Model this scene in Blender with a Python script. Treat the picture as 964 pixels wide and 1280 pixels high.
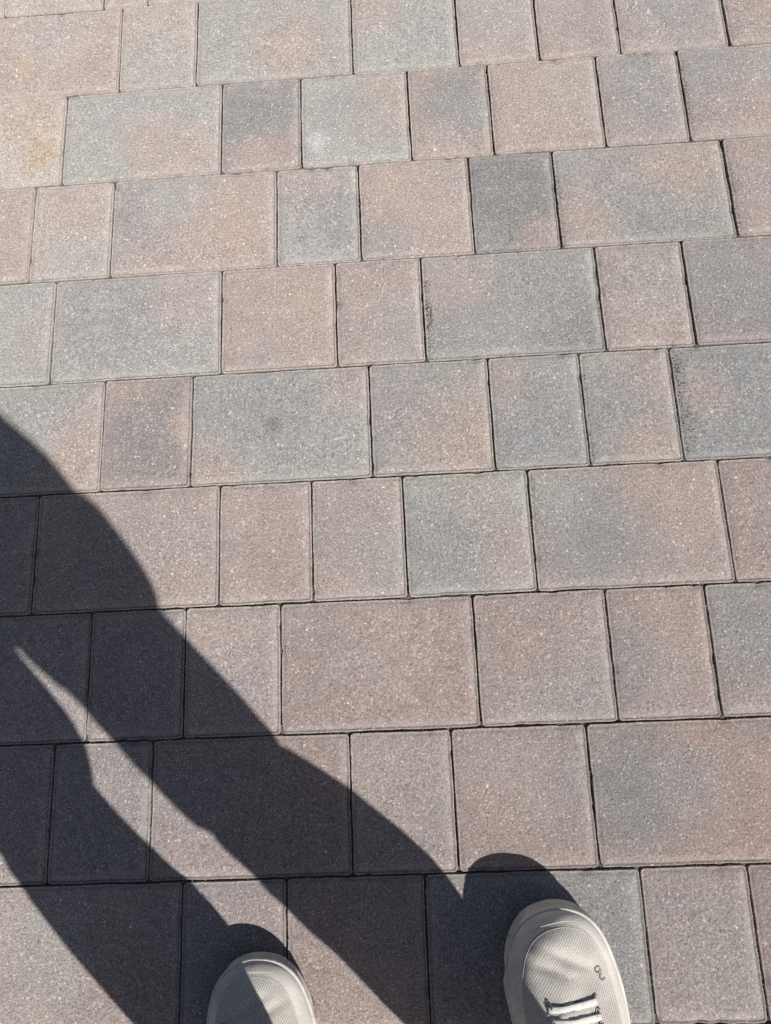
import bpy, bmesh, math, random
from mathutils import Vector, Matrix, noise

sc = bpy.context.scene
COL = sc.collection
for o in list(bpy.data.objects):
    bpy.data.objects.remove(o)

# ------------------------------------------------------------------ camera
CAM = Vector((0.0, 0.0, 0.8311))
RT = Vector((0.997832, -0.039098, -0.052939))
UP = Vector((0.050895, 0.968413, 0.244102))
FW = Vector((-0.041723, 0.246267, -0.968304))
cd = bpy.data.cameras.new('camera')
cd.sensor_fit = 'VERTICAL'; cd.sensor_height = 36.0; cd.sensor_width = 27.11
cd.lens = 26.680; cd.clip_start = 0.01; cd.clip_end = 4000
cam = bpy.data.objects.new('camera', cd); COL.objects.link(cam)
cam.matrix_world = Matrix(((RT.x, UP.x, -FW.x, CAM.x), (RT.y, UP.y, -FW.y, CAM.y), (RT.z, UP.z, -FW.z, CAM.z), (0, 0, 0, 1)))
sc.camera = cam

# ------------------------------------------------------------------ sky, sun, exposure
SH = Vector((-0.68, 0.76, 0.0))            # where a shadow falls, per metre of height
TO_SUN = (Vector((0, 0, 1)) - SH).normalized()
EL = math.asin(TO_SUN.z); ROT = math.atan2(TO_SUN.x, TO_SUN.y)
w = bpy.data.worlds.new('World'); sc.world = w; w.use_nodes = True
nt = w.node_tree; bg = nt.nodes['Background']
sky = nt.nodes.new('ShaderNodeTexSky'); sky.sky_type = 'NISHITA'; sky.sun_disc = False
sky.sun_elevation = EL; sky.sun_rotation = ROT; sky.air_density = 0.85; sky.dust_density = 2.2; sky.ozone_density = 0.4
nt.links.new(sky.outputs[0], bg.inputs[0]); bg.inputs[1].default_value = 0.05
sd = bpy.data.lights.new('sun', 'SUN'); sd.energy = 5.0; sd.angle = math.radians(0.53); sd.color = (1.0, 0.958, 0.905)
so = bpy.data.objects.new('sun', sd); COL.objects.link(so); so.location = (3, -3, 5)
so.rotation_euler = (-TO_SUN).to_track_quat('-Z', 'Y').to_euler()
vs = sc.view_settings
sc.display_settings.display_device = 'sRGB'
vs.view_transform = 'Standard'; vs.look = 'None'; vs.gamma = 1; vs.exposure = 0.37; vs.use_curve_mapping = False
sc.cycles.use_denoising = False

# ------------------------------------------------------------------ helpers
def obj(name, verts, faces, mat=None, parent=None, smooth=True):
    me = bpy.data.meshes.new(name)
    me.from_pydata([tuple(v) for v in verts], [], faces)
    if smooth:
        me.polygons.foreach_set('use_smooth', [True] * len(me.polygons))
    me.update()
    return link(name, me, mat, parent)
def link(name, me, mat=None, parent=None):
    o = bpy.data.objects.new(name, me); COL.objects.link(o)
    if mat and not me.materials: me.materials.append(mat)
    if parent: o.parent = parent
    return o
def tag(o, label=None, cat=None, group=None, kind=None):
    for k, v in (('label', label), ('category', cat), ('group', group), ('kind', kind)):
        if v: o[k] = v
    return o
def interp(xs, ys, x):
    if x <= xs[0]: return ys[0]
    for i in range(1, len(xs)):
        if x <= xs[i]:
            f = (x - xs[i-1]) / (xs[i] - xs[i-1]); return ys[i-1] + f * (ys[i] - ys[i-1])
    return ys[-1]
def spline(xs, ys, x):                       # monotone-ish smooth interpolation
    n = len(xs)
    if x <= xs[0]: return ys[0]
    if x >= xs[-1]: return ys[-1]
    m = [0.0] * n
    for i in range(n):
        a = (ys[i] - ys[i-1]) / (xs[i] - xs[i-1]) if i > 0 else None
        b = (ys[i+1] - ys[i]) / (xs[i+1] - xs[i]) if i < n-1 else None
        m[i] = b if a is None else a if b is None else (0 if a*b < 0 else 2*a*b/(a+b) if a+b else 0)
    for i in range(1, n):
        if x <= xs[i]:
            h = xs[i] - xs[i-1]; t = (x - xs[i-1]) / h
            return ((2*t**3-3*t*t+1)*ys[i-1] + (t**3-2*t*t+t)*h*m[i-1] + (-2*t**3+3*t*t)*ys[i] + (t**3-t*t)*h*m[i])

class NT:                                    # tiny node builder
    def __init__(s, name):
        s.m = bpy.data.materials.new(name); s.m.use_nodes = True
        s.t = s.m.node_tree; s.b = s.t.nodes['Principled BSDF']
    def n(s, kind, ins={}, **kw):
        d = s.t.nodes.new('ShaderNode' + kind)
        for k, v in kw.items(): setattr(d, k, v)
        for k, v in ins.items(): s.set(d.inputs[k], v)
        return d
    def set(s, sock, v):
        if isinstance(v, bpy.types.NodeSocket): s.t.links.new(v, sock)
        else: sock.default_value = v
    def math(s, op, a, b=0.0, c=0.0, clamp=False):
        d = s.n('Math', {0: a, 1: b, 2: c}, operation=op); d.use_clamp = clamp; return d.outputs[0]
    def vmath(s, op, a, b=(0, 0, 0), out=0):
        d = s.n('VectorMath', {0: a, 1: b}, operation=op); return d.outputs[out]
    def scale(s, a, f):
        d = s.n('VectorMath', {0: a}, operation='SCALE'); s.set(d.inputs['Scale'], f); return d.outputs[0]
    def mix(s, f, a, b, blend='MIX'):
        d = s.n('Mix', {}, data_type='RGBA', blend_type=blend)
        s.set(d.inputs[0], f); s.set(d.inputs[6], a); s.set(d.inputs[7], b); return d.outputs[2]
    def noise(s, vec, scale, detail=2, rough=0.5, out=0, dist=0):
        return s.n('TexNoise', {'Vector': vec, 'Scale': scale, 'Detail': detail, 'Roughness': rough, 'Distortion': dist}).outputs[out]
    def ramp(s, v, lo, hi, a=0.0, b=1.0, smooth=False):
        d = s.n('MapRange', {0: v, 1: lo, 2: hi, 3: a, 4: b}, interpolation_type='SMOOTHSTEP' if smooth else 'LINEAR'); return d.outputs[0]
    def bump(s, h, dist, strength=1.0, normal=None):
        d = s.n('Bump', {'Height': h, 'Distance': dist, 'Strength': strength})
        if normal: s.set(d.inputs['Normal'], normal)
        return d.outputs[0]
    def rgb(s, c): 
        d = s.n('RGB'); d.outputs[0].default_value = (*c, 1); return d.outputs[0]

# ------------------------------------------------------------------ paver material
PINK = (0.313, 0.265, 0.248); GREY = (0.275, 0.269, 0.259); CHAR = (0.200, 0.198, 0.198); ORANGE = (0.330, 0.270, 0.240)
BROWN = (0.288, 0.236, 0.219); SAND = (0.322, 0.289, 0.268); BLUE = (0.237, 0.238, 0.238); GREEN = (0.286, 0.281, 0.266)
YELLOW = (0.37, 0.280, 0.195); WHITE = (0.42, 0.44, 0.45); MAUVE = (0.268, 0.243, 0.241); SPOT = (0.165, 0.148, 0.142)

def paver_material(name, attr):
    g = NT(name)
    P = g.n('NewGeometry').outputs['Position']
    loc = g.n('TexCoord').outputs['Object']
    A = lambda nm: g.n('Attribute', attribute_type=attr, attribute_name=nm).outputs['Vector']
    C = lambda nm: g.n('Attribute', attribute_type=attr, attribute_name=nm).outputs['Color']
    col = C('tone')
    wob = g.scale(g.vmath('SUBTRACT', g.noise(P, 26, 4, 0.6, 1), (0.5, 0.5, 0.5)), 0.065)
    wob = g.vmath('ADD', wob, g.scale(g.vmath('SUBTRACT', g.noise(P, 210, 3, 0.7, 1), (0.5, 0.5, 0.5)), 0.045))
    if attr == 'OBJECT':
        for i in range(4):
            pv = A('spot%d' % i); sx = g.n('SeparateXYZ', {0: pv})
            d = g.vmath('SUBTRACT', g.vmath('ADD', loc, g.scale(wob, g.math('MINIMUM', g.math('MULTIPLY', sx.outputs[2], 13.0), 1.2))), g.n('CombineXYZ', {0: sx.outputs[0], 1: sx.outputs[1], 2: 0.0}).outputs[0])
            d = g.vmath('MULTIPLY', d, (1, 1, 0)); ln = g.vmath('LENGTH', d, out=1)
            r = sx.outputs[2]
            f = g.n('MapRange', {0: ln, 1: r, 2: g.math('MULTIPLY', r, 0.25), 3: 0.0, 4: 0.72}, interpolation_type='SMOOTHSTEP').outputs[0]
            f = g.math('MULTIPLY', f, g.math('GREATER_THAN', r, 0.0005))
            col = g.mix(f, col, C('tint%d' % i))
    # cloudy drift of the two pigments through every stone
    n1 = g.noise(P, 9, 5, 0.62); n2 = g.noise(P, 33, 4, 0.6); n4 = g.noise(P, 90, 3, 0.6)
    col = g.mix(g.ramp(n1, 0.50, 0.72, 0, 0.34, True), col, (*BLUE, 1))
    col = g.mix(g.ramp(n1, 0.48, 0.28, 0, 0.32, True), col, (*PINK, 1))
    col = g.mix(g.ramp(n2, 0.56, 0.78, 0, 0.25, True), col, (*ORANGE, 1))
    v = g.math('MULTIPLY', g.ramp(n2, 0.2, 0.8, 0.90, 1.10), g.ramp(n4, 0.2, 0.8, 0.93, 1.07))
    sq = g.n('Mapping', {'Vector': P, 'Rotation': (0, 0, 0.6), 'Scale': (14, 60, 14)}).outputs[0]
    scuff = g.math('MULTIPLY', g.ramp(g.noise(sq, 1.0, 4, 0.65), 0.60, 0.75, 0, 1, True), g.ramp(g.noise(P, 6, 2, 0.5), 0.5, 0.65, 0, 0.30, True))
    col = g.mix(scuff, col, (0.42, 0.40, 0.38, 1))
    smear = g.ramp(g.noise(P, 17, 5, 0.7), 0.62, 0.80, 0, 0.28, True)
    col = g.mix(smear, col, (0.17, 0.155, 0.15, 1))
    # sandy grain
    fine = g.noise(P, 500, 3, 0.85)
    mid = g.noise(P, 300, 2, 0.6)
    grain = g.math('MULTIPLY', g.ramp(fine, 0.30, 0.70, 0.46, 1.52), g.ramp(mid, 0.25, 0.75, 0.84, 1.16))
    v = g.math('MULTIPLY', v, grain)
    col = g.mix(1.0, col, g.n('CombineColor', {0: v, 1: v, 2: v}).outputs[0], 'MULTIPLY')
    # single grains of pale quartz, darker basalt and reddish stone
    def specks(scale, keep, rad, colour, amt, seed):
        nonlocal col
        q = g.vmath('ADD', g.vmath('ADD', P, g.scale(g.vmath('SUBTRACT', g.noise(P, 420, 1, .5, 1), (.5, .5, .5)), 0.0022)), (seed, seed * .7, 0))
        vo = g.n('TexVoronoi', {'Vector': q, 'Scale': scale}, feature='F1')
        rnd = g.n('SeparateColor', {0: vo.outputs['Color']})
        on = g.math('GREATER_THAN', rnd.outputs[0], 1 - keep)
        rr = g.math('MULTIPLY', g.ramp(rnd.outputs[1], 0, 1, 0.35, 1.0), rad)
        m = g.ramp(g.math('SUBTRACT', vo.outputs['Distance'], rr), 0.0, -0.12, 0, 1)
        m = g.math('MULTIPLY', g.math('MULTIPLY', m, on), amt)
        col = g.mix(m, col, g.mix(0.55, (*colour, 1), g.mix(1.0, col, tuple(x / 0.30 for x in colour) + (1,), 'MULTIPLY'))); return m
    specks(480, 0.20, 0.60, (0.57, 0.55, 0.52), 0.70, 0.0)
    specks(470, 0.16, 0.58, (0.11, 0.105, 0.102), 0.60, 3.1)
    m3 = specks(190, 0.075, 0.36, (0.60, 0.55, 0.50), 0.85, 7.7)
    specks(75, 0.022, 0.22, (0.60, 0.575, 0.54), 0.75, 5.3)
    # joint dirt kept on the low rim of the stone
    rim = g.n('SeparateXYZ', {0: loc}).outputs[2]
    wear = g.math('MULTIPLY', g.ramp(rim, -0.00025, -0.0011, 0, 0.30, True), g.ramp(g.noise(P, 45, 3, 0.6), 0.35, 0.65, 0.35, 1.0))
    col = g.mix(wear, col, (0.42, 0.385, 0.355, 1))
    dirt = g.ramp(rim, -0.0015, -0.0050, 0, 0.75)
    col = g.mix(dirt, col, (0.085, 0.077, 0.067, 1))
    g.set(g.b.inputs['Base Color'], col)
    g.set(g.b.inputs['Roughness'], 0.93)
    if 'Diffuse Roughness' in g.b.inputs: g.set(g.b.inputs['Diffuse Roughness'], 0.55)
    g.set(g.b.inputs['Specular IOR Level'], 0.25)
    nb = g.bump(n4, 0.0018, 0.35)
    nb = g.bump(mid, 0.0011, 0.6, nb)
    nb = g.bump(fine, 0.0011, 0.75, nb)
    g.set(g.b.inputs['Normal'], nb)
    return g.m
M_PAVER = paver_material('concrete_paver', 'OBJECT')
M_PAVER_FAR = paver_material('concrete_paver_field', 'GEOMETRY')

def sand_material():
    g = NT('joint_sand'); P = g.n('NewGeometry').outputs['Position']
    n = g.noise(P, 900, 2, 0.7); n2 = g.noise(P, 60, 3, 0.6)
    c = g.mix(g.ramp(n, .3, .7), (0.05, 0.045, 0.04, 1), (0.19, 0.165, 0.14, 1))
    c = g.mix(g.ramp(n2, .45, .7, 0, .6), c, (0.03, 0.03, 0.024, 1))
    g.set(g.b.inputs['Base Color'], c); g.set(g.b.inputs['Roughness'], 0.95)
    g.set(g.b.inputs['Normal'], g.bump(n, 0.001, 0.8)); return g.m
M_SAND = sand_material()

def plain(name, c, rough=0.7, spec=0.3, bump=None, var=0.12, vscale=60, sub=0):
    g = NT(name); P = g.n('TexCoord').outputs['Object']
    n = g.noise(P, vscale, 4, 0.6)
    d = tuple(x * (1 - var) for x in c); e = tuple(min(1, x * (1 + var)) for x in c)
    g.set(g.b.inputs['Base Color'], g.mix(g.ramp(n, .3, .7), (*d, 1), (*e, 1)))
    g.set(g.b.inputs['Roughness'], rough); g.set(g.b.inputs['Specular IOR Level'], spec)
    if bump: g.set(g.b.inputs['Normal'], g.bump(g.noise(P, bump[0], 3, 0.6), bump[1], 0.8))
    return g.m

# ------------------------------------------------------------------ the pavement
R = 0.14                                     # one course of pavers
Y0 = 7.810                                   # top joint of course 0, in courses
SMALL, MED, LARGE = 0.756, 1.009, 1.514

# far ground, to the horizon
def far_ground():
    g = NT('far_paving'); P = g.n('NewGeometry').outputs['Position']
    b = g.n('TexBrick', {'Vector': P, 'Color1': (0.30, 0.25, 0.225, 1), 'Color2': (0.24, 0.24, 0.235, 1), 'Mortar': (0.07, 0.065, 0.06, 1),
                         'Scale': 1.0, 'Mortar Size': 0.0025, 'Brick Width': 0.16, 'Row Height': 0.14})
    n = g.noise(P, 3, 5, .6); v = g.ramp(n, .3, .7, .85, 1.15)
    g.set(g.b.inputs['Base Color'], g.mix(1.0, b.outputs[0], g.n('CombineColor', {0: v, 1: v, 2: v}).outputs[0], 'MULTIPLY'))
    g.set(g.b.inputs['Roughness'], 0.95); g.set(g.b.inputs['Diffuse Roughness'], 1.0)
    return g.m
s = 1500
ground = obj('ground', [(-s, -s, -.03), (s, -s, -.03), (s, s, -.03), (-s, s, -.03)], [(0, 1, 2, 3)], far_ground(), smooth=False)
tag(ground, 'paved ground running on to the horizon', 'ground', kind='structure')
E_ = 5.3
pavement = obj('pavement', [(-E_, -E_, -.0050), (E_, -E_, -.0050), (E_, E_, -.0050), (-E_, E_, -.0050)], [(0, 1, 2, 3)], M_SAND, smooth=False)
tag(pavement, 'dark joint sand and bed of the multicoloured concrete block pavement', 'pavement', kind='structure')

def rr_ring(hw, hh, inset, r, step, nc=4):
    """points of a rounded rectangle, counter-clockwise, same count for every inset"""
    x, y = hw - inset, hh - inset; rr = max(r - inset, 0.0012)
    nx = max(2, round(2 * hw / step)); ny = max(2, round(2 * hh / step))
    pts = []
    cs = [((x-rr), (y-rr), 0), (-(x-rr), (y-rr), 1), (-(x-rr), -(y-rr), 2), ((x-rr), -(y-rr), 3)]
    for k, (cx, cy, q) in enumerate(cs):
        for i in range(nc + 1):
            a = (q + i / nc) * math.pi / 2
            pts.append((cx + rr * math.cos(a), cy + rr * math.sin(a)))
        nxt = cs[(k + 1) % 4]; a = (q + 1) * math.pi / 2
        p0 = pts[-1]; p1 = (nxt[0] + rr * math.cos(a), nxt[1] + rr * math.sin(a))
        m = nx if q in (0, 2) else ny
        for i in range(1, m): pts.append((p0[0] + (p1[0] - p0[0]) * i / m, p0[1] + (p1[1] - p0[1]) * i / m))
    return pts
RINGS = [(0.0, -0.032), (0.0, -0.0026), (0.0004, -0.0012), (0.0012, -0.0011), (0.0021, -0.0027), (0.0036, -0.0018), (0.0070, -0.00095), (0.0120, -0.00032), (0.0180, -0.00003)]
def paver_mesh(width, seed, step=0.0055, rings=RINGS):
    rnd = random.Random(seed)
    hw, hh = width / 2, R / 2 - 0.0009
    verts, faces = [], []
    chips = []
    for _ in range(rnd.choice((1, 2, 3, 4, 5))):
        sd = rnd.random()
        chips.append((rnd.choice((-1, 1)) * hw, rnd.uniform(-hh, hh), rnd.uniform(.003, .008)) if sd < .5 else (rnd.uniform(-hw, hw), rnd.choice((-1, 1)) * hh, rnd.uniform(.003, .008)))
    n = None
    for k, (ins, z) in enumerate(rings):
        ring = rr_ring(hw, hh, ins, 0.0042, step); n = len(ring)
        fall = max(0.0, 1 - ins / 0.012)
        for (x, y) in ring:
            q = Vector((x * 90 + seed * 13.1, y * 90, seed * 3.3)); q2 = Vector((x * 22, y * 22 + seed * 7.7, 5.1))
            e = 0.00055 * noise.noise(q) + 0.0006 * noise.noise(q2)
            l = math.hypot(x, y) or 1
            nx_, ny_ = (x / hw) ** 9, (y / hh) ** 9
            ll = math.hypot(nx_, ny_) or 1
            zz = z
            if 0 < k < len(rings) - 1: zz += 0.00045 * noise.noise(q * 1.3 + Vector((9, 1, 4))) * (1.3 if k in (2, 3) else 0.6)
            for (cx, cy, cr) in chips:
                dd = math.hypot(x - cx, y - cy)
                if dd < cr and k > 0:
                    e -= 0.0010 * (1 - dd / cr); zz -= 0.0019 * (1 - dd / cr)
            verts.append((x + e * fall * nx_ / ll, y + e * fall * ny_ / ll, zz))
    for k in range(len(rings) - 1):
        for i in range(n):
            j = (i + 1) % n
            faces.append((k * n + i, k * n + j, (k + 1) * n + j, (k + 1) * n + i))
    top = (len(rings) - 1) * n
    verts.append((0, 0, 0.00005)); c = len(verts) - 1
    for i in range(n): faces.append((top + i, top + (i + 1) % n, c))
    me = bpy.data.meshes.new('paver'); me.from_pydata(verts, [], faces)
    me.polygons.foreach_set('use_smooth', [True] * len(me.polygons)); me.materials.append(M_PAVER); me.update()
    return me
LIB = {kd: [paver_mesh(wd * R - 0.0018, 17 * i + j * 101) for i in range(9)] for j, (kd, wd) in enumerate((('S', SMALL), ('M', MED), ('L', LARGE)))}

# measured courses: joints (in courses) and the look of each stone between them, left of the first joint to right of the last.
# a look is (tone, [(fx, fy, radius in courses, tint), ...]) with fx, fy in -1..1 of the stone's half size
K = lambda t, *sp: (t, sp)
COURSES = {
 0: ([-3.879, -2.865, -2.419], [K(SAND), K(SAND), K(PINK), K(PINK)]),
 1: ([-2.664, -1.908, -0.398, 0.613, 1.365, 2.124, 3.121],
     [K(PINK, (-.23, -.22, .22, YELLOW), (.1, .6, .8, SAND), (.75, -.3, .3, BROWN)), K(SAND, (0, -.6, .7, GREEN)), K(GREY, (.2, -.2, .7, PINK), (.15, -.3, .35, ORANGE), (-.5, -.7, .5, GREEN)),
      K(GREEN, (-.7, .5, .5, PINK), (.5, 0, .6, GREY)), K(PINK, (.2, .1, .7, GREY)), K(PINK, (-.6, .2, .5, SAND), (.4, 0, .6, MAUVE)), K(PINK, (.15, .25, .85, BLUE), (-.3, .4, .4, GREY)), K(PINK, (.2, 0, .5, MAUVE))]),
 2: ([-3.158, -1.652, -0.901, 0.112, 0.866, 1.875, 2.629],
     [K(SAND, (.72, -.25, .32, YELLOW), (.5, .6, .6, ORANGE)), K(GREY, (.45, -.6, .7, ORANGE), (-.7, -.3, .6, GREEN), (-.4, .6, .6, GREY), (0, -.1, .4, PINK)), K(CHAR, (-.1, -.8, .5, ORANGE), (.7, -.6, .4, BROWN)),
      K(GREEN, (.65, .5, .75, PINK), (-.72, -.45, .16, WHITE), (-.3, .2, .5, GREY)), K(ORANGE, (.25, .45, .66, CHAR), (.2, -.1, .55, BLUE), (-.2, -.8, .4, PINK)), K(PINK, (-.5, -.2, .6, ORANGE), (.5, .3, .7, SAND)),
      K(PINK, (.1, .15, .75, BLUE)), K(PINK, (-.8, .5, .8, BLUE), (.2, .5, .5, GREY))]),
 3: ([-3.396, -2.650, -1.135, -0.381, 0.622, 1.380, 2.897],
     [K(PINK), K(SAND, (.5, -.6, .6, GREEN), (0, .6, .5, PINK)), K(PINK, (-.8, .4, .75, BLUE), (.45, .1, .5, ORANGE), (.5, -.6, .4, ORANGE), (-.2, .6, .5, GREEN)), K(GREY, (-.3, .8, .6, PINK), (.4, -.1, .5, BLUE)),
      K(PINK, (-.8, -.6, .5, BLUE), (-.5, .3, .5, ORANGE)), K(CHAR, (-.8, -.6, .3, GREY), (0, .1, .75, CHAR), (.6, -.7, .4, BROWN)), K(GREY, (.5, .6, .6, ORANGE), (-.75, -.5, .5, ORANGE), (.1, -.5, .5, BLUE), (-.4, .5, .5, MAUVE)), K(PINK, (.2, -.3, .6, MAUVE))]),
 4: ([-3.133, -1.627, -0.617, 0.140, 1.656, 2.405],
     [K(GREY, (.75, -.2, .4, PINK), (.6, -.2, .5, GREEN)), K(GREY, (-.4, .2, .9, BLUE), (.6, .5, .5, PINK)), K(PINK, (.6, .3, .7, ORANGE), (-.4, -.2, .5, PINK)), K(PINK, (.6, -.3, .5, GREY)),
      K(GREY, (-.6, .3, .55, PINK), (.75, -.6, .6, CHAR), (.3, .2, .6, BLUE), (-.6, -.6, .5, BLUE)), K(PINK, (.4, .3, .6, GREY), (0, -.5, .5, SAND)), K(MAUVE, (-.4, .2, .7, BLUE), (.2, .7, .5, BROWN))]),
 5: ([-2.631, -1.868, -0.351, 0.654, 1.420, 2.171],
     [K(GREY, (.75, -.5, .6, ORANGE), (.9, .3, .4, PINK)), K(BROWN, (-.2, .8, .4, ORANGE), (.1, -.1, .85, CHAR), (.9, 0, .3, ORANGE)), K(GREY, (-.8, -.75, .45, ORANGE), (-.3, .4, .8, BLUE), (.8, .6, .4, PINK), (-.06, .02, .14, SPOT)),
      K(GREY, (.5, -.5, .8, ORANGE), (-.5, .2, .5, MAUVE)), K(BLUE, (.5, .7, .4, GREY), (-.7, .6, .4, PINK)), K(GREY, (.6, .4, .5, PINK), (-.3, -.2, .6, BLUE), (.3, -.7, .4, ORANGE)), K(BLUE, (-.7, .1, .35, PINK), (.3, .3, .5, GREY))]),
 6: ([-3.137, -1.614, -0.857, -0.107, 0.905, 2.427],
     [K(MAUVE), K(PINK, (-.5, 0, .8, MAUVE)), K(PINK, (.4, -.3, .6, BROWN)), K(PINK, (-.2, .2, .6, MAUVE), (.8, -.5, .5, GREY)), K(GREEN, (-.3, -.2, .8, BLUE), (.7, -.4, .5, PINK), (.2, .7, .4, SAND)),
      K(PINK, (-.45, -.1, .85, (0.215, 0.222, 0.226)), (-.75, .6, .5, GREEN), (.5, .5, .6, ORANGE)), K(BROWN, (-.5, .1, .5, PINK))]),
 7: ([-2.631, -1.872, -1.117, 0.397, 1.418, 2.179],
     [K(MAUVE), K(MAUVE), K(PINK, (.2, -.4, .6, MAUVE)), K(BROWN, (-.8, .7, .3, MAUVE), (.2, .2, .8, PINK), (.7, -.6, .5, BROWN)), K(PINK, (.3, -.6, .6, GREY), (-.3, .3, .6, BROWN)),
      K(BROWN, (-.7, -.2, .55, BLUE), (.3, .7, .5, ORANGE), (.4, -.3, .5, PINK)), K(PINK, (-.7, .3, .7, BLUE))]),
 8: ([-2.867, -2.104, -0.597, 0.166, 1.172],
     [K(MAUVE), K(MAUVE), K(BROWN, (-.5, 0, .8, MAUVE)), K(PINK, (.3, -.4, .6, MAUVE)), K(BROWN, (.6, .1, .5, MAUVE), (-.2, .4, .6, PINK)), K((0.305, 0.238, 0.214), (.35, .1, .8, (0.318, 0.248, 0.220)), (-.72, .1, .85, (0.198, 0.210, 0.219)), (-.1, .2, .4, MAUVE))]),
 9: ([-1.848, -1.085, -0.085, 1.448, 2.199],
     [K(PINK, (.3, -.5, .6, BROWN), (-.2, .2, .6, GREEN)), K(MAUVE, (.6, .3, .5, BROWN)), K(BROWN, (.5, -.2, .7, PINK)), K(GREY, (.7, .1, .8, BLUE), (-.5, .2, .7, MAUVE)), K(PINK, (-.5, .3, .6, MAUVE), (.5, -.2, .5, GREEN)), K(BROWN)]),
}
rng = random.Random(41)
TONES = [PINK, PINK, PINK, GREY, GREY, BROWN, MAUVE, BLUE, GREEN, SAND, CHAR]
def rand_look():
    t = rng.choice(TONES)
    return (t, [(rng.uniform(-.9, .9), rng.uniform(-.9, .9), rng.uniform(.35, .85), rng.choice(TONES + [ORANGE, ORANGE])) for _ in range(rng.randint(0, 3))])
WID = [('S', SMALL), ('M', MED), ('L', LARGE)]
placed = []                                   # (course, x0, x1, look, measured)
XLIM, CLO, CHI = 36.0, -28, 44
for c in range(CLO, CHI):
    if c in COURSES:
        xs, looks = list(COURSES[c][0]), list(COURSES[c][1])
        looks = [(l, True) for l in looks]
    else:
        xs, looks = [rng.uniform(-1, 1)], [(rand_look(), False), (rand_look(), False)]
    # run on to both sides with the laying pattern's three widths
    first = True
    while xs[0] > -XLIM:
        xs.insert(0, xs[0] - (LARGE if first and c in COURSES else rng.choice(WID)[1]))
        if not first: looks.insert(0, (rand_look(), False))
        first = False
    looks.insert(0, (rand_look(), False)); first = True
    while xs[-1] < XLIM:
        xs.append(xs[-1] + (LARGE if first and c in COURSES else rng.choice(WID)[1]))
        if not first: looks.append((rand_look(), False))
        first = False
    looks = looks[1:]
    for i in range(len(xs) - 1):
        lk = looks[i] if i < len(looks) else (rand_look(), False)
        placed.append((c, xs[i], xs[i+1], lk[0], lk[1]))
def dist_view(pv):
    c, a, b, *_ = pv
    return math.hypot(((a + b) / 2 + 0.2) * 0.95, (Y0 - c - .5) - 2.6)
placed.sort(key=dist_view)
near, far = placed[:296], placed[296:]
for (c, a, b, look, meas) in near:
    wd = b - a
    kd = min(WID, key=lambda q: abs(q[1] - wd))
    o = link('paver', rng.choice(LIB[kd[0]]), None, pavement)
    flip = rng.random() < 0.5
    o.location = ((a + b) / 2 * R, (Y0 - c - .5) * R, rng.uniform(-0.0011, 0.0007))
    o.rotation_euler = (rng.gauss(0, .0036), rng.gauss(0, .0036), rng.gauss(0, .0022) + (math.pi if flip else 0))
    o.scale = ((wd * R - 0.0018) / (kd[1] * R - 0.0018), 1, 1)
    hw, hh = wd * R / 2, R / 2
    tv = rng.uniform(.95, 1.05); o['tone'] = [x * tv for x in look[0]]
    sg = -1 if flip else 1
    for i in range(4):
        if i < len(look[1]):
            fx, fy, r, t = look[1][i]
            o['spot%d' % i] = [sg * fx * hw, sg * fy * hh, r * R * .92]; o['tint%d' % i] = [float(x) for x in t]
        else:
            o['spot%d' % i] = [0.0, 0.0, 0.0]; o['tint%d' % i] = [0.3, 0.3, 0.3]
# the rest of the field, one part
fr = [(0, -.03), (0, -.0024), (.0024, -.0009), (.008, 0)]
vv, ff, cc = [], [], []
for (c, a, b, look, meas) in far:
    hw, hh = (b - a) * R / 2 - .0011, R / 2 - .0011; cx, cy = (a + b) / 2 * R, (Y0 - c - .5) * R
    if max(abs(cx), abs(cy)) > 5.2: continue
    s0 = len(vv)
    for (ins, z) in fr:
        x, y = hw - ins, hh - ins
        vv += [(cx + x, cy + y, z), (cx - x, cy + y, z), (cx - x, cy - y, z), (cx + x, cy - y, z)]
    for k in range(3):
        for i in range(4):
            j = (i + 1) % 4; ff.append((s0 + 4*k + i, s0 + 4*k + j, s0 + 4*k + 4 + j, s0 + 4*k + 4 + i))
    ff.append((s0 + 12, s0 + 13, s0 + 14, s0 + 15)); cc += [look[0]] * 16
fo = obj('outlying_pavers', vv, ff, M_PAVER_FAR, pavement, smooth=False)
at = fo.data.attributes.new('tone', 'FLOAT_COLOR', 'POINT')
at.data.foreach_set('color', [x for t in cc for x in (*t, 1.0)])
fo['kind'] = 'stuff'

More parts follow.
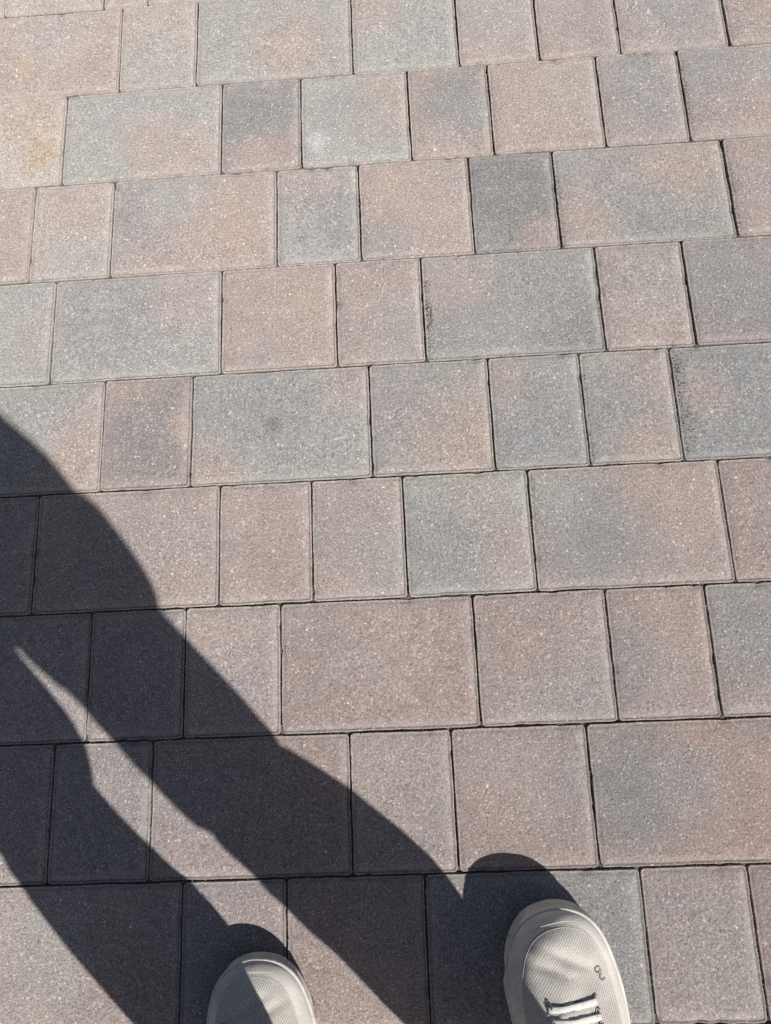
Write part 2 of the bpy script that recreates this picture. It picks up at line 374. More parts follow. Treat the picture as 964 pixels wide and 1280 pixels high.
# crumbs of joint sand caught along the rims
def crumbs():
    r = random.Random(5); vv, ff = [], []
    spots = []
    for (c, a, b, look, meas) in near[:130]:
        x0, x1 = a * R, b * R; yt, yb = (Y0 - c) * R, (Y0 - c - 1) * R
        for _ in range(r.randint(6, 26)): spots.append((x0 + .001 + abs(r.gauss(0, .0022)), r.uniform(yb, yt), .0003))
        for _ in range(r.randint(4, 16)): spots.append((r.uniform(x0, x1), yt - .001 - abs(r.gauss(0, .0018)), .0003))
        for _ in range(int(90 * (x1 - x0) / .14)): spots.append((r.uniform(x0, x1), yt + r.gauss(0, .0005), r.uniform(-.0046, -.0022)))
        for _ in range(80): spots.append((x0 + r.gauss(0, .0005), r.uniform(yb, yt), r.uniform(-.0046, -.0022)))
    for (x, ya, yb, n, sp) in ((.3095, .26, .40, 300, .006), (.0245, .41, .50, 150, .004), (.1945, .53, .635, 170, .0035), (.369, .70, .785, 150, .0035), (.2005, .26, .37, 90, .003), (.4065, .54, .66, 80, .003)):
        for _ in range(n): spots.append((x + abs(r.gauss(0, sp)), r.uniform(ya, yb), .0004))
    for (x, y, z) in spots:
        s = r.uniform(.00025, .0008); s0 = len(vv)
        for v in ((1, 0, 0), (-1, 0, 0), (0, 1, 0), (0, -1, 0), (0, 0, 1), (0, 0, -1)):
            k = s * r.uniform(.6, 1.3); vv.append((x + v[0]*k, y + v[1]*k, z - .0004 + v[2]*k))
        for f in ((0,2,4),(2,1,4),(1,3,4),(3,0,4),(2,0,5),(1,2,5),(3,1,5),(0,3,5)): ff.append(tuple(s0 + i for i in f))
    return vv, ff
gr = obj('sand_grit', *crumbs(), plain('grit', (0.20, 0.175, 0.15), .95, .1, None, .6, 900), None, smooth=False)
tag(gr, 'loose brown sand grit caught along the paver joints', 'grit', kind='stuff')

def tube(path, rad, seg=6, flat=1.0, up=Vector((0, 0, 1)), taper=False):
    vv, ff = [], []; n = len(path)
    for i, p in enumerate(path):
        t = (path[min(i+1, n-1)] - path[max(i-1, 0)]).normalized()
        sx = t.cross(up).normalized(); sz = sx.cross(t)
        rr = rad * ((0.35 + 0.65 * math.sin(math.pi * (i + .5) / n)) if taper else 1)
        for k in range(seg):
            a = 2 * math.pi * k / seg
            vv.append(p + sx * rr * math.cos(a) + sz * rr * flat * math.sin(a))
    for i in range(n - 1):
        for k in range(seg):
            l = (k + 1) % seg; ff.append((i*seg + k, i*seg + l, (i+1)*seg + l, (i+1)*seg + k))
    ff.append(tuple(range(seg))[::-1]); ff.append(tuple((n-1)*seg + k for k in range(seg)))
    return vv, ff
def smooth_path(pts, n=6):
    out = []
    for i in range(len(pts) - 1):
        p0, p1, p2, p3 = pts[max(i-1, 0)], pts[i], pts[i+1], pts[min(i+2, len(pts)-1)]
        for k in range(n):
            t = k / n
            out.append(0.5 * ((2*p1) + (p2-p0)*t + (2*p0-5*p1+4*p2-p3)*t*t + (3*p1-p0-3*p2+p3)*t**3))
    out.append(pts[-1]); return out
fib = obj('root_fibre', *tube(smooth_path([Vector(q) for q in ((.0262, .4640, .0006), (.0240, .4590, .0012), (.0275, .4622, .0014), (.0296, .4612, .0008), (.0288, .4500, .0014), (.0300, .4440, .0010), (.0262, .4385, .0012), (.0244, .4330, .0006))]), .00028, 5),
          plain('dry_root', (0.05, 0.042, 0.035), .9, .1))
tag(fib, 'thin dry looped root fibre beside the joint at left edge of large grey paver', 'fibre')

# ------------------------------------------------------------------ shoes
def knit_material():
    g = NT('knit_mesh'); P = g.n('TexCoord').outputs['Object']
    r1 = g.n('VectorRotate', {'Vector': P, 'Angle': math.radians(38)}, rotation_type='Z_AXIS').outputs[0]
    w1 = g.n('TexWave', {'Vector': r1, 'Scale': 150, 'Distortion': 1.6, 'Detail': 1, 'Detail Scale': 40}, wave_type='BANDS', bands_direction='X').outputs['Fac']
    w2 = g.n('TexWave', {'Vector': r1, 'Scale': 235, 'Distortion': 1.6, 'Detail': 1, 'Detail Scale': 40}, wave_type='BANDS', bands_direction='Y').outputs['Fac']
    h = g.math('MULTIPLY', w1, w2)
    n = g.noise(P, 28, 4, .6); n2 = g.noise(P, 11, 3, .5)
    c = g.mix(g.ramp(n, .35, .75), (0.64, 0.62, 0.58, 1), (0.52, 0.495, 0.455, 1))
    c = g.mix(g.ramp(n2, .52, .72, 0, .55, True), c, (0.60, 0.49, 0.39, 1))
    c = g.mix(g.ramp(h, .0, .40, .46, 0), c, (0.33, 0.31, 0.275, 1))
    g.set(g.b.inputs['Base Color'], c); g.set(g.b.inputs['Roughness'], .9); g.set(g.b.inputs['Specular IOR Level'], .15)
    nb = g.bump(g.noise(P, 45, 3, .6), .004, .35)
    g.set(g.b.inputs['Normal'], g.bump(h, .0011, .75, nb)); return g.m
M_KNIT = knit_material()
M_FOAM = plain('midsole_foam', (0.52, 0.50, 0.46), .8, .2, (260, .0008), .22, 60)
M_FILM = plain('film_overlay', (0.51, 0.49, 0.45), .7, .25, (140, .0005), .12, 40)
M_TOE = plain('toe_rubber', (0.46, 0.44, 0.40), .7, .3, (220, .0006), .2, 70)
M_LACE = plain('lace', (0.52, 0.52, 0.48), .9, .1, (900, .0006), .15, 120)
M_DARK = plain('dark_trim_and_gap_shade', (0.10, 0.10, 0.10), .9, .1)  # own colour of loops and tread; painted shade in slots and vamp gap
M_LOGO = plain('logo_print', (0.25, 0.24, 0.22), .6, .3)
M_TONGUE = plain('tongue_fabric', (0.50, 0.49, 0.46), .9, .1, (800, .0006), .12, 90)

T_M = [0, .0025, .006, .015, .030, .049, .069, .103, .15, .20, .25, .278, .287, .29]
X_M = [-.004, -.018, -.028, -.040, -.0495, -.0545, -.057, -.052, -.041, -.036, -.035, -.024, -.012, 0]
T_L = [0, .0020, .006, .012, .025, .044, .078, .105, .15, .20, .25, .278, .287, .29]
X_L = [-.004, .008, .018, .0265, .0365, .0445, .0525, .0545, .0505, .044, .038, .026, .013, 0]
HT = [0, .02, .05, .08, .10, .13, .16, .20, .25, .29]
HV = [.031, .034, .041, .050, .058, .070, .078, .070, .072, .075]
def outline(n=150):
    """closed outline of the sole as (x, t), even arc length, starting at the toe, lateral side first"""
    pts = []
    for k in range(401):
        t = .29 * (1 - math.cos(math.pi * k / 400)) / 2; pts.append((spline(T_L, X_L, t), t))
    for k in range(400, -1, -1):
        t = .29 * (1 - math.cos(math.pi * k / 400)) / 2; pts.append((spline(T_M, X_M, t), t))
    L = [0]
    for a, b in zip(pts, pts[1:]): L.append(L[-1] + math.hypot(a[0]-b[0], a[1]-b[1]))
    out, j = [], 0
    for i in range(n):
        d = L[-1] * i / n
        while L[j+1] < d: j += 1
        f = (d - L[j]) / ((L[j+1] - L[j]) or 1); out.append((pts[j][0] + f*(pts[j+1][0]-pts[j][0]), pts[j][1] + f*(pts[j+1][1]-pts[j][1])))
    for _ in range(3):
        out = [((out[i-1][0] + 2*out[i][0] + out[(i+1) % n][0]) / 4, (out[i-1][1] + 2*out[i][1] + out[(i+1) % n][1]) / 4) for i in range(n)]
    return out
OUT = outline()
ZB = lambda t: .030 + .011 * max(0, 1 - t / .075) ** 2      # top of the midsole, with toe spring
def centre(t): return (spline(T_M, X_M, t) + spline(T_L, X_L, t)) / 2
def spine(x, t):
    ts = min(max(t, .052), .245); return centre(ts), ts
def dome(s):
    s = max(s, 0.0); return (1 - (1 - s) ** 3.1) ** .52
RIM = .0016                                                  # the upper starts this far inside the midsole's edge
MED = [0.05]
def up_point(i, s):
    """point of the upper over outline vertex i, s = 0 at the midsole, 1 on the ridge; toe at y = 0, heel at y = -.29"""
    x, t = OUT[i % len(OUT)]; sx, st = spine(x, t)
    l = math.hypot(sx - x, st - t) or 1
    x0, t0 = x + (sx - x) / l * RIM, t + (st - t) / l * RIM
    px, pt = x0 + (sx - x0) * s, t0 + (st - t0) * s
    h = spline(HT, HV, st) * (0.93 + .07 * s)
    z = ZB(pt) - .003 + (h + .030 - ZB(pt)) * dome(s) * (1.0)
    lat = (px + .012) / .045; z = ZB(pt) - .003 + (z - ZB(pt) + .003) * (1 - .34 * max(0, lat) + MED[0] * max(0, -lat))
    # creases where the toes bend, and small dents
    cr = 0
    for (tc, sl, wd, dp) in ((.038, .45, .0050, .0042), (.050, .35, .0048, .0036)):
        q = (pt - tc - sl * (px - sx)) / wd
        cr += dp * math.exp(-q * q) * min(1, s * 2.2) * (0.55 + 0.45 * math.sin(px * 95 + tc * 200))
    z -= cr * min(1, max(0, (.066 - pt) / .010))
    z += .0016 * noise.noise(Vector((px * 60, pt * 60, 2.2))) * min(1, s * 3)
    return Vector((px, -pt, z))
def shoe_parts(mir, label, loc, rotz, tall=1.0):
    root = bpy.data.objects.new('running_shoe', None); COL.objects.link(root); root.empty_display_size = .05
    tag(root, label, 'shoe', 'pair of running shoes')
    N = len(OUT)
    def put(name, vv, ff, mat, par=None, smooth=True):
        vv = [Vector((v.x * mir, v.y, v.z * tall)) for v in vv]
        if mir < 0: ff = [tuple(reversed(f)) for f in ff]
        return obj(name, vv, ff, mat, par or root, smooth)
    # midsole: stacked offsets of the outline, scalloped into pods low on the sides
    def off(i, d):
        x, t = OUT[i]; a, b = OUT[i-1], OUT[(i+1) % N]
        nx, nt_ = (b[1]-a[1]), -(b[0]-a[0]); l = math.hypot(nx, nt_)
        return x - nx / l * d * -1, t - nt_ / l * d * -1
    vv, ff = [], []
    prof = [(0.0, -.007), (.003, -.0035), (.010, -.0008), (.016, .0), (.022, -.0012), (.0245, -.0022), (.027, -.0004), (.0300, .0), (.0322, -.0006), (.0330, -.0018), (.0322, -.0045)]
    for k, (z, d) in enumerate(prof):
        for i in range(N):
            x, t = OUT[i]
            pod = math.sin(i / N * 2 * math.pi * 17)
            dd = d - (.0018 * max(0, -pod) if 1 < k < 5 and .03 < t < .27 else 0)
            a, b = off(i, dd)
            zz = z * (ZB(t) + .002) / .032 if k > 2 else z + (.011 * max(0, 1 - t / .075) ** 2) * .8
            if k < 2 and .02 < t < .28: zz += .004 * max(0, -pod)
            vv.append(Vector((a, -b, zz)))
    for k in range(len(prof) - 1):
        for i in range(N):
            j = (i+1) % N; ff.append((k*N+i, k*N+j, (k+1)*N+j, (k+1)*N+i))
    ff.append(tuple(range(N))[::-1])
    ms = put('midsole', vv, ff, M_FOAM)
    for i in range(6, N, 9):                                   # dark strips painted as shade in the slots between side-wall pods
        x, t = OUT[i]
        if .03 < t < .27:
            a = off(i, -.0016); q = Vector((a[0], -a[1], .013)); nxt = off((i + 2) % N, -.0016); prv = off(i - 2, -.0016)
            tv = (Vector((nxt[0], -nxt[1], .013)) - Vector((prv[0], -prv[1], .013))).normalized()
            put('slot_shade', *tube([q - tv * .0055, q - tv * .003, q, q + tv * .003, q + tv * .0055], .0022, 6, 1.2, taper=True), M_DARK, ms)
    # upper
    S = 22
    vv, ff = [], []
    for k in range(S + 1):
        for i in range(N): vv.append(up_point(i, k / S))
    for k in range(S):
        for i in range(N):
            j = (i+1) % N; tm = OUT[i][1]
            if k / S > .62 and tm > .096: continue
            ff.append((k*N+i, k*N+j, (k+1)*N+j, (k+1)*N+i))
    uo = put('upper', vv, ff, M_KNIT)
    sol = uo.modifiers.new('thickness', 'SOLIDIFY'); sol.thickness = .0022; sol.offset = 1; sol.use_rim = False
    # smooth film band round the toe and along both sides
    def band(name, i0, i1, s0, s1, lift, mat, edge=None, par=None):
        vv, ff = [], []; n = i1 - i0; m = 7
        for k in range(m + 1):
            for i in range(n + 1):
                hi = s1 if edge is None else s1 * edge(i / n)
                s = s0 + (hi - s0) * k / m
                p = up_point((i0 + i) % N, s); q = up_point((i0 + i) % N, min(1, s + .02)) - p; r_ = up_point((i0 + i + 1) % N, s) - p
                nn = r_.cross(q).normalized() if r_.length and q.length else Vector((0, 0, 1))
                if nn.z < 0: nn = -nn
                dn = lift * (1, .9, .8, .7, .6, .5, .3, .05)[k]
                vv.append(p + nn * dn)
        for k in range(m):
            for i in range(n): ff.append((k*(n+1)+i, k*(n+1)+i+1, (k+1)*(n+1)+i+1, (k+1)*(n+1)+i))
        return put(name, vv, ff, mat, par or root)
    band('side_overlay', -46, 47, 0.0, .21, .0005, M_FILM, lambda f: .55 + .45 * math.sin(math.pi * f) + .10 * math.sin(9 * f))
    vv, ff = [], []; lo, hi = -8, 5; nn_ = hi - lo + 1
    for k in range(8):
        for i in range(lo, hi + 1):
            ii = i % N; t = OUT[ii][1]; f = (i - lo) / (hi - lo); e = .72 + .28 * math.sin(math.pi * f)
            a, b = off(ii, .0010); p0 = Vector((a, -b, (ZB(t) + .002) * .50)); p2 = up_point(ii, .17 * e); sx, st = spine(*OUT[ii])
            d_ = Vector((OUT[ii][0] - sx, st - t, 0)).normalized(); p2 = p2 + Vector((0, 0, .0002)) + d_ * .0002
            c_ = Vector((a, -b, p2.z * .74)) + d_ * .0005
            f_ = min(1, k / 6); q_ = p0 * (1 - f_) ** 2 + c_ * (2 * f_ * (1 - f_)) + p2 * f_ ** 2
            if k == 7: q_ = p2 - d_ * .0008 - Vector((0, 0, .0022))
            vv.append(q_)
    for k in range(7):
        for i in range(nn_ - 1): ff.append((k*nn_+i, k*nn_+i+1, (k+1)*nn_+i+1, (k+1)*nn_+i))
    put('toe_cap', vv, ff, M_TOE)
    # surface point by distance from the toe and lateral share q
    def surf(t, q, lift=0.0):
        best = min(range(N), key=lambda i: (abs(OUT[i][1] - t) if (OUT[i][0] > centre(t)) == (q > 0) else 9))
        p = up_point(best, 1 - abs(q)); return p + Vector((q * lift * .6, 0, lift))
    # two printed marks: a ring and an open ring
    c0 = surf(.050, .60, .0014); 
    for k, (dx, dy) in enumerate(((0, 0), (.0037, -.0058))):
        pth = []
        rng_ = range(0, 17) if k == 0 else range(3, 14)
        for a_ in rng_:
            an = a_ / 16 * 2 * math.pi + (math.radians(35) if k else 0)
            x_, y_ = .0027 * math.cos(an), .0027 * math.sin(an)
            if mir < 0: x_ = -x_
            px, py = c0.x + dx + x_, c0.y + dy + y_
            tt = -py; hw_ = (spline(T_L, X_L, tt) - RIM - centre(tt)); q = (px - centre(tt)) / hw_
            pz = surf(tt, min(.97, q)).z
            pth.append(Vector((px, py, pz + .0012)))
        put('logo_mark', *tube(pth, .00040, 5), M_LOGO, uo)
    def skin_z(x, t):
        edge = spline(T_L, X_L, t) if x > centre(t) else spline(T_M, X_M, t)
        return surf(t, max(-.97, min(.97, (x - centre(t)) / (edge - centre(t)) * (1 if x > centre(t) else -1)))).z
    # tongue showing between the lace rows
    vv, ff = [], []
    for k in range(17):
        t = .0695 + k * .0082
        for j in range(9):
            u = (j - 4) / 4; hw_ = .0155 + .0030 * min(1, k / 4) - (.003 * u * u if k == 0 else 0)
            x_ = centre(t) + u * hw_; tt = t + (.0025 * (u * u) if k == 0 else 0)
            vv.append(Vector((x_, -tt, skin_z(x_, min(tt, .135)) + (.0005 if k else -.0004) + max(0, t - .12) * .55 - .0006 * u ** 4)))
    for k in range(16):
        for j in range(8): ff.append((k*9+j, k*9+j+1, (k+1)*9+j+1, (k+1)*9+j))
    tg = put('tongue', vv, ff, M_TONGUE); sm = tg.modifiers.new('thickness', 'SOLIDIFY'); sm.thickness = .002; sm.offset = 1
    # flat laces and the cord loops they run through
    for k in range(6):
        t = .0722 + k * .0100; wd = .0225 + .0006 * k
        ps = []
        for j in range(11):
            u = (j - 5) / 5; tt = t + (.0010 if k % 2 else -.0008) * u; x_ = centre(tt) + u * wd
            ps.append(Vector((x_, -tt, skin_z(x_, tt) + (.0010 if abs(u) < .95 else .0002))))
        put('lace', *tube(ps, .0030, 8, .26), M_LACE)
    for k in range(6):
        t = .0722 + k * .0100
        for sgn in (-1, 1):
            ps = []
            for x, y in ((.0195, .0010), (.0190, -.0012), (.0205, -.0034), (.0232, -.0038)):
                x_ = centre(t) + sgn * x; ps.append(Vector((x_, -(t - .0012 + y), skin_z(x_, t + y) + .0007)))
            put('eyelet_loop', *tube(smooth_path(ps, 4), .00050, 6), M_DARK)
    # dark line painted as the shaded gap where the vamp meets the tongue
    ps = []
    for j in range(13):
        u = (j - 6) / 6; tt = .0686 + .0024 * u * u; x_ = centre(tt) + u * .0165
        ps.append(Vector((x_, -tt, skin_z(x_, tt) + .0003)))
    put('vamp_gap_shade', *tube(ps, .00045, 6, .6), M_DARK)
    # welt stitching round the knit, just above the film band
    ps = []
    for i in range(-40, 41):
        ps.append(up_point(i % N, .235 * (.60 + .40 * math.cos(i / 40 * 1.5))) - Vector((0, 0, .0001)))
    put('welt_seam', *tube(ps, .00028, 5), M_FILM)
    # outsole tread
    vv, ff = [], []
    for k, (z, d) in enumerate(((0.0, -.012), (.0, -.0095), (.004, -.008))):
        for i in range(N):
            a, b = off(i, d); vv.append(Vector((a, -b, z + .011 * max(0, 1 - OUT[i][1] / .075) ** 2 * .8 - .0005)))
    for k in range(2):
        for i in range(N): ff.append((k*N+i, k*N+(i+1) % N, (k+1)*N+(i+1) % N, (k+1)*N+i))
    put('outsole', vv, ff, M_DARK)
    root.location = loc; root.rotation_euler.z = rotz
    return root
MED[0] = 0.16
right_shoe = shoe_parts(1, 'off-white knit running shoe in sunlight with two ring marks and flat lace', (0.1150, -0.1870, 0.0006), math.radians(0.5), 1.17)
MED[0] = -0.05
left_shoe = shoe_parts(-1, 'pale running shoe half in leg shadow showing only its toe', (-0.1875, -0.2300, 0.0006), math.radians(9.5), 0.71)

# ------------------------------------------------------------------ the person, standing just outside the picture
U = Vector((-.667, .745, 0)); NV = Vector((.745, .667, 0))
SKIN = plain('skin', (0.42, 0.27, 0.20), .55, .35, (300, .0004), .08, 30)
CLOTH = plain('shorts_cloth', (0.06, 0.065, 0.08), .9, .1, (700, .0008), .2, 20)
SHIRT = plain('shirt_cloth', (0.11, 0.12, 0.14), .9, .1, (700, .0008), .15, 20)
HAIR = plain('hair', (0.03, 0.022, 0.016), .6, .3, (200, .002), .3, 80)
def loft(rings, seg=20):
    """rings: (centre Vector, half width along NV-like axis a, half depth along axis b, axis a)"""
    vv, ff = [], []
    for (c, a, b, ax) in rings:
        ay = Vector((0, 0, 1)).cross(ax).normalized()
        for k in range(seg):
            t = 2 * math.pi * k / seg; vv.append(c + ax * a * math.cos(t) + ay * b * math.sin(t))
    for i in range(len(rings) - 1):
        for k in range(seg):
            l = (k+1) % seg; ff.append((i*seg+k, i*seg+l, (i+1)*seg+l, (i+1)*seg+k))
    ff.append(tuple(range(seg))[::-1]); ff.append(tuple((len(rings)-1)*seg + k for k in range(seg)))
    return vv, ff
def capsule(p, q, r0, r1, seg=14):
    p, q = Vector(p), Vector(q); d = (q - p); L = d.length; d.normalize()
    ux = d.cross(Vector((0.31, .17, .93))).normalized(); uy = d.cross(ux); vv, ff = [], []; rows = []
    for k in range(1, 5): a = -math.pi/2 + k * math.pi/10; rows.append((r0 * math.sin(a), r0 * math.cos(a)))
    rows += [(0, r0), (L, r1)]
    for k in range(1, 5): a = k * math.pi/10; rows.append((L + r1 * math.sin(a), r1 * math.cos(a)))
    for (h, r) in rows:
        for k in range(seg):
            t = 2*math.pi*k/seg; vv.append(p + d*h + ux*r*math.cos(t) + uy*r*math.sin(t))
    n = len(rows)
    for i in range(n-1):
        for k in range(seg): l = (k+1) % seg; ff.append((i*seg+k, i*seg+l, (i+1)*seg+l, (i+1)*seg+k))
    ff.append(tuple(range(seg))[::-1]); ff.append(tuple((n-1)*seg+k for k in range(seg)))
    return vv, ff
def blob(c, rx, ry, rz, seg=16):
    c = Vector(c); rings = []
    for k in range(1, seg): a = -math.pi/2 + math.pi*k/seg; rings.append((c + Vector((0, 0, rz*math.sin(a))), rx*math.cos(a), ry*math.cos(a), Vector((1, 0, 0))))
    return loft(rings, 20)
def fuse(name, parts, voxel, mat, parent=None, smooth=4):
    vv, ff = [], []
    for (v, f) in parts:
        s0 = len(vv); vv += v; ff += [tuple(i + s0 for i in q) for q in f]
    tmp = obj('tmp', vv, ff); m = tmp.modifiers.new('r', 'REMESH'); m.mode = 'VOXEL'; m.voxel_size = voxel
    if smooth: s_ = tmp.modifiers.new('s', 'SMOOTH'); s_.iterations = smooth; s_.factor = .5
    dg = bpy.context.evaluated_depsgraph_get()
    me = bpy.data.meshes.new_from_object(tmp.evaluated_get(dg)); me.name = name
    bpy.data.objects.remove(tmp)
    me.polygons.foreach_set('use_smooth', [True] * len(me.polygons)); me.materials.clear()
    return link(name, me, mat, parent)
# leg axes: cross-sun offset and half width by height
LEG_R = dict(a0=-.3855, z=[.07, .14, .20, .26, .31, .37, .41, .45, .53, .61, .66, .70, .76, .82], n=[-.182, -.176, -.171, -.168, -.174, -.183, -.190, -.199, -.203, -.206, -.208, -.2045, -.2020, -.2005],
             h=[.038, .045, .0590, .0655, .067, .065, .061, .0600, .0635, .0640, .065, .078, .082, .084])
LEG_L = dict(a0=-.2550, az=[.07, .14, .30], av=[-.205, -.222, -.255], z=[.07, .14, .20, .25, .34, .42, .455, .50, .60, .66, .72, .80], n=[-.376, -.365, -.359, -.360, -.368, -.371, -.367, -.361, -.359, -.358, -.356, -.352],
             h=[.037, .044, .0625, .0655, .062, .0595, .062, .0725, .0705, .0680, .066, .080])
def leg_rings(L, zs, grow=0.0, shrink=1.0):
    out = []
    for z in zs:
        c = U * (spline(L['az'], L['av'], z) if 'az' in L else L['a0']) + NV * spline(L['z'], L['n'], z); c = Vector((c.x, c.y, z)); h = spline(L['z'], L['h'], z) * shrink + grow
        out.append((c, h, h * .98, NV))
    return out
X_ = Vector((1, 0, 0)); HC = Vector((.003, -.427, 0))
def trunk_rings(rows): return [(HC + Vector((dx, dy, z)), a, b, X_) for (z, dx, dy, a, b) in rows]
zs = [.085 + i * .03 for i in range(25)]
# body
body = []
for L in (LEG_R, LEG_L): body.append(loft([(c_, h_ * (1 if c_.z < .455 else .84), d_ * (1 if c_.z < .455 else .84), x_) for (c_, h_, d_, x_) in leg_rings(L, [.095 + i * .03 for i in range(24)])]))
body.append(loft(trunk_rings([(.74, 0, 0, .10, .07), (.78, 0, 0, .155, .10), (.85, 0, 0, .16, .105), (.97, 0, 0, .135, .09), (1.08, 0, 0, .145, .095), (1.2, 0, 0, .165, .105), (1.30, 0, -.005, .17, .095), (1.36, 0, -.01, .11, .07), (1.39, 0, -.01, .06, .055)])))
neck = HC + Vector((0, 0, 1.36)); head = HC + Vector((0, .055, 1.53))
body.append(capsule(neck, head - Vector((0, .01, .05)), .056, .052))
body.append(blob(head + Vector((0, 0, .015)), .073, .092, .098)); body.append(blob(head + Vector((0, .030, -.055)), .052, .055, .055))
body.append(capsule(head + Vector((0, .092, .005)), head + Vector((0, .112, -.028)), .008, .014, 8))           # nose
body.append(capsule(head + Vector((-.02, .083, -.062)), head + Vector((.02, .083, -.062)), .007, .007, 8))      # lips
for s_ in (-1, 1):
    body.append(blob(head + Vector((s_ * .075, -.005, -.01)), .010, .018, .030))
    body.append(capsule(head + Vector((s_ * .018, .084, .026)), head + Vector((s_ * .045, .076, .024)), .008, .007, 8))
PH = CAM - FW * .0085 - UP * .062 - RT * .022            # middle of the phone
def arm(sh, el, wr):
    body.append(capsule(sh, el, .050, .040)); body.append(capsule(el, wr, .040, .027))
def hand(wr, side):
    palm = PH + RT * side * .040 - UP * .045 - FW * .014
    body.append(capsule(wr, palm, .026, .022))
    body.append(capsule(palm - UP * .01, palm + UP * .028 + RT * side * .004, .021, .019))
    for k, (ln, dz) in enumerate(((.030, .034), (.034, .016), (.031, -.003), (.024, -.020))):    # fingers round the back of the phone
        b0 = palm + UP * dz + RT * side * .012 + FW * .004
        b1 = b0 + FW * .020 + RT * side * .004 ; b2 = b1 - RT * side * ln + FW * .003
        body.append(capsule(b0, b1, .0092, .0088, 10)); body.append(capsule(b1, b2, .0088, .0076, 10))
    t0 = palm + UP * .016 - RT * side * .004; t1 = t0 - FW * .012 + UP * .022 - RT * side * .012; t2 = t1 + UP * .022 - RT * side * .016 + FW * .004
    body.append(capsule(t0, t1, .011, .0100, 10)); body.append(capsule(t1, t2, .0100, .0085, 10))
wr_l = PH - RT * .085 - UP * .115 - FW * .035
arm(HC + Vector((-.175, -.015, 1.31)), HC + Vector((-.20, -.04, 1.05)), wr_l); hand(wr_l, -1)
wr_r = Vector((-.005, -.205, .955)); el_r = HC + Vector((.150, -.10, 1.05))      # right arm tucked in, its forefinger on the screen
arm(HC + Vector((.175, -.015, 1.31)), el_r, wr_r)
pr = Vector((-.020, -.135, .930)); body.append(capsule(wr_r, pr, .025, .021)); body.append(capsule(pr + Vector((-.018, 0, 0)), pr + Vector((.016, 0, 0)), .019, .018))
tip = PH - FW * .013 - UP * .020
kn = pr + Vector((.012, .040, .004)); body.append(capsule(pr + Vector((.014, .012, 0)), kn, .0098, .0092, 10)); body.append(capsule(kn, tip, .0092, .0075, 10))
for k in range(3):
    b0 = pr + Vector((-.004 - .015 * k, .012 - .002 * k, 0)); b1 = b0 + Vector((0, .030 - .004 * k, -.004)); b2 = b1 + Vector((0, -.012, -.018)); 
    body.append(capsule(b0, b1, .0095, .009, 10)); body.append(capsule(b1, b2, .009, .008, 10))
th = pr + Vector((.022, -.010, -.006)); body.append(capsule(th, th + Vector((.010, .028, -.010)), .011, .0095, 10)); body.append(capsule(th + Vector((.010, .028, -.010)), th + Vector((.002, .050, -.018)), .0095, .008, 10))
for (sx, sy, L) in ((.115, -.187, LEG_R), (-.150, -.2265, LEG_L)):
    an = U * (L['av'][0] if 'av' in L else L['a0']) + NV * L['n'][0]; fz = .052 if sx > 0 else .036
    body.append(capsule((an.x, an.y, .12), (an.x, an.y - .012, .066), .040, .030))
    body.append(capsule((an.x, an.y - .012, .056), (an.x + (0 if sx > 0 else -.022), an.y + .09, fz), .026, .016))
person = fuse('person', body, .0055, SKIN, None, 3)
tag(person, 'person in dark shorts and shirt standing below the frame, whose legs cast the shadow', 'person')
tr = [loft(leg_rings(L, [.466 + i * .022 for i in range(16)], .0015)) for L in (LEG_R, LEG_L)]
tr.append(loft(trunk_rings([(.755, 0, 0, .11, .075), (.775, 0, 0, .16, .10), (.80, 0, 0, .172, .11), (.90, 0, 0, .165, .108), (.99, 0, 0, .145, .098)])))
fuse('shorts', tr, .0045, CLOTH, person, 2)
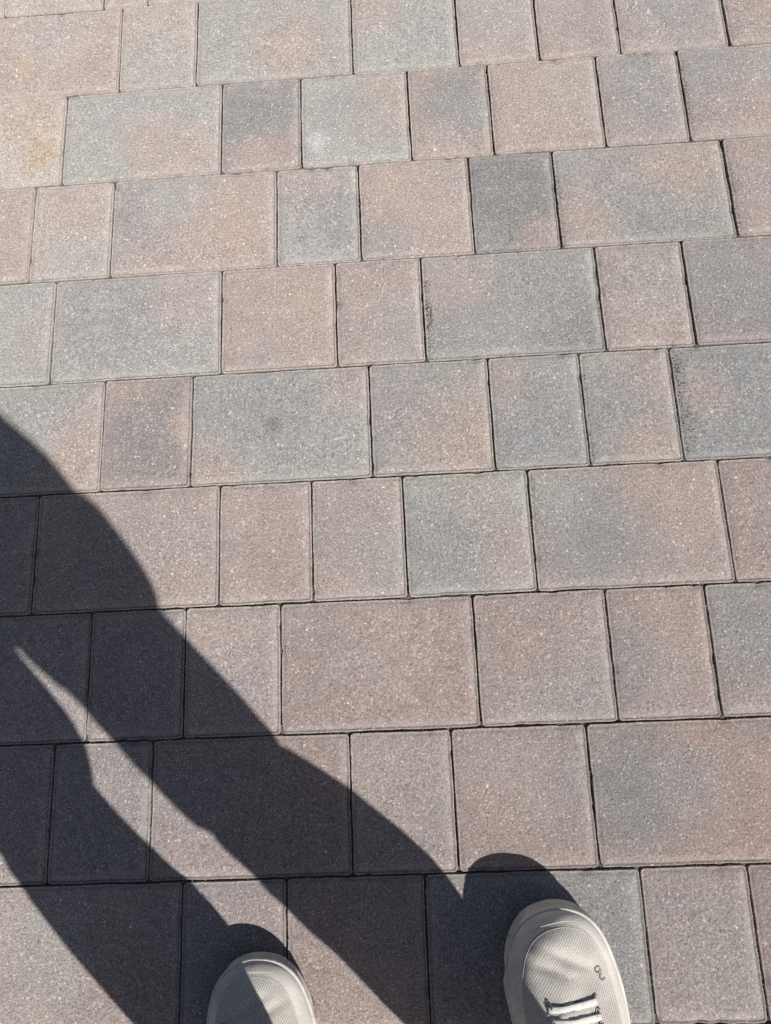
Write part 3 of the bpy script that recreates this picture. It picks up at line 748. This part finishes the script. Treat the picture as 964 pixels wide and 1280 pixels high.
sh = [loft(trunk_rings([(.765, 0, 0, .184, .088), (.80, 0, 0, .188, .105), (.87, 0, 0, .190, .122), (.93, 0, 0, .180, .118), (1.02, 0, 0, .168, .112), (1.12, 0, 0, .170, .115), (1.22, 0, 0, .188, .118), (1.30, 0, -.005, .180, .108), (1.36, 0, -.01, .12, .085), (1.385, 0, -.01, .075, .068)]))]
for s_ in (-1, 1): sh.append(capsule(HC + Vector((s_ * .17, -.015, 1.31)), HC + Vector((s_ * .168, -.070, 1.14)), .062, .056))
fuse('shirt', sh, .007, SHIRT, person, 3)
hr = [blob(head + Vector((0, -.022, .040)), .082, .092, .088), blob(head + Vector((0, -.045, -.01)), .074, .062, .075)]
fuse('hair', hr, .006, HAIR, person, 3)

# the phone the picture is taken with, behind the lens
def phone():
    root = bpy.data.objects.new('phone', None); COL.objects.link(root)
    root.matrix_world = Matrix(((RT.x, UP.x, -FW.x, PH.x), (RT.y, UP.y, -FW.y, PH.y), (RT.z, UP.z, -FW.z, PH.z), (0, 0, 0, 1)))
    tag(root, 'dark phone held level in two hands above the pavers', 'phone')
    def slab(name, w_, h_, z0, z1, r, mat, cx=0, cy=0):
        a = rr_ring(w_/2, h_/2, 0, r, .02, 6); b = rr_ring(w_/2, h_/2, .0012, r, .02, 6); n = len(a)
        vv = [(x+cx, y+cy, z0) for x, y in b] + [(x+cx, y+cy, z0 + .0012) for x, y in a] + [(x+cx, y+cy, z1 - .0012) for x, y in a] + [(x+cx, y+cy, z1) for x, y in b]
        ff = [(k*n+i, k*n+(i+1) % n, (k+1)*n+(i+1) % n, (k+1)*n+i) for k in range(3) for i in range(n)] + [tuple(range(n))[::-1], tuple(3*n+i for i in range(n))]
        return obj(name, vv, ff, mat, root, False)
    m = plain('phone_shell', (0.03, 0.03, 0.035), .35, .5); g_ = plain('phone_glass', (0.01, 0.01, 0.012), .08, .5)
    slab('shell', .073, .150, -.004, .004, .010, m); slab('screen', .068, .144, .0035, .0047, .008, g_)
    slab('camera_bump', .020, .020, -.0062, -.0035, .008, g_, .022, .061)
phone()
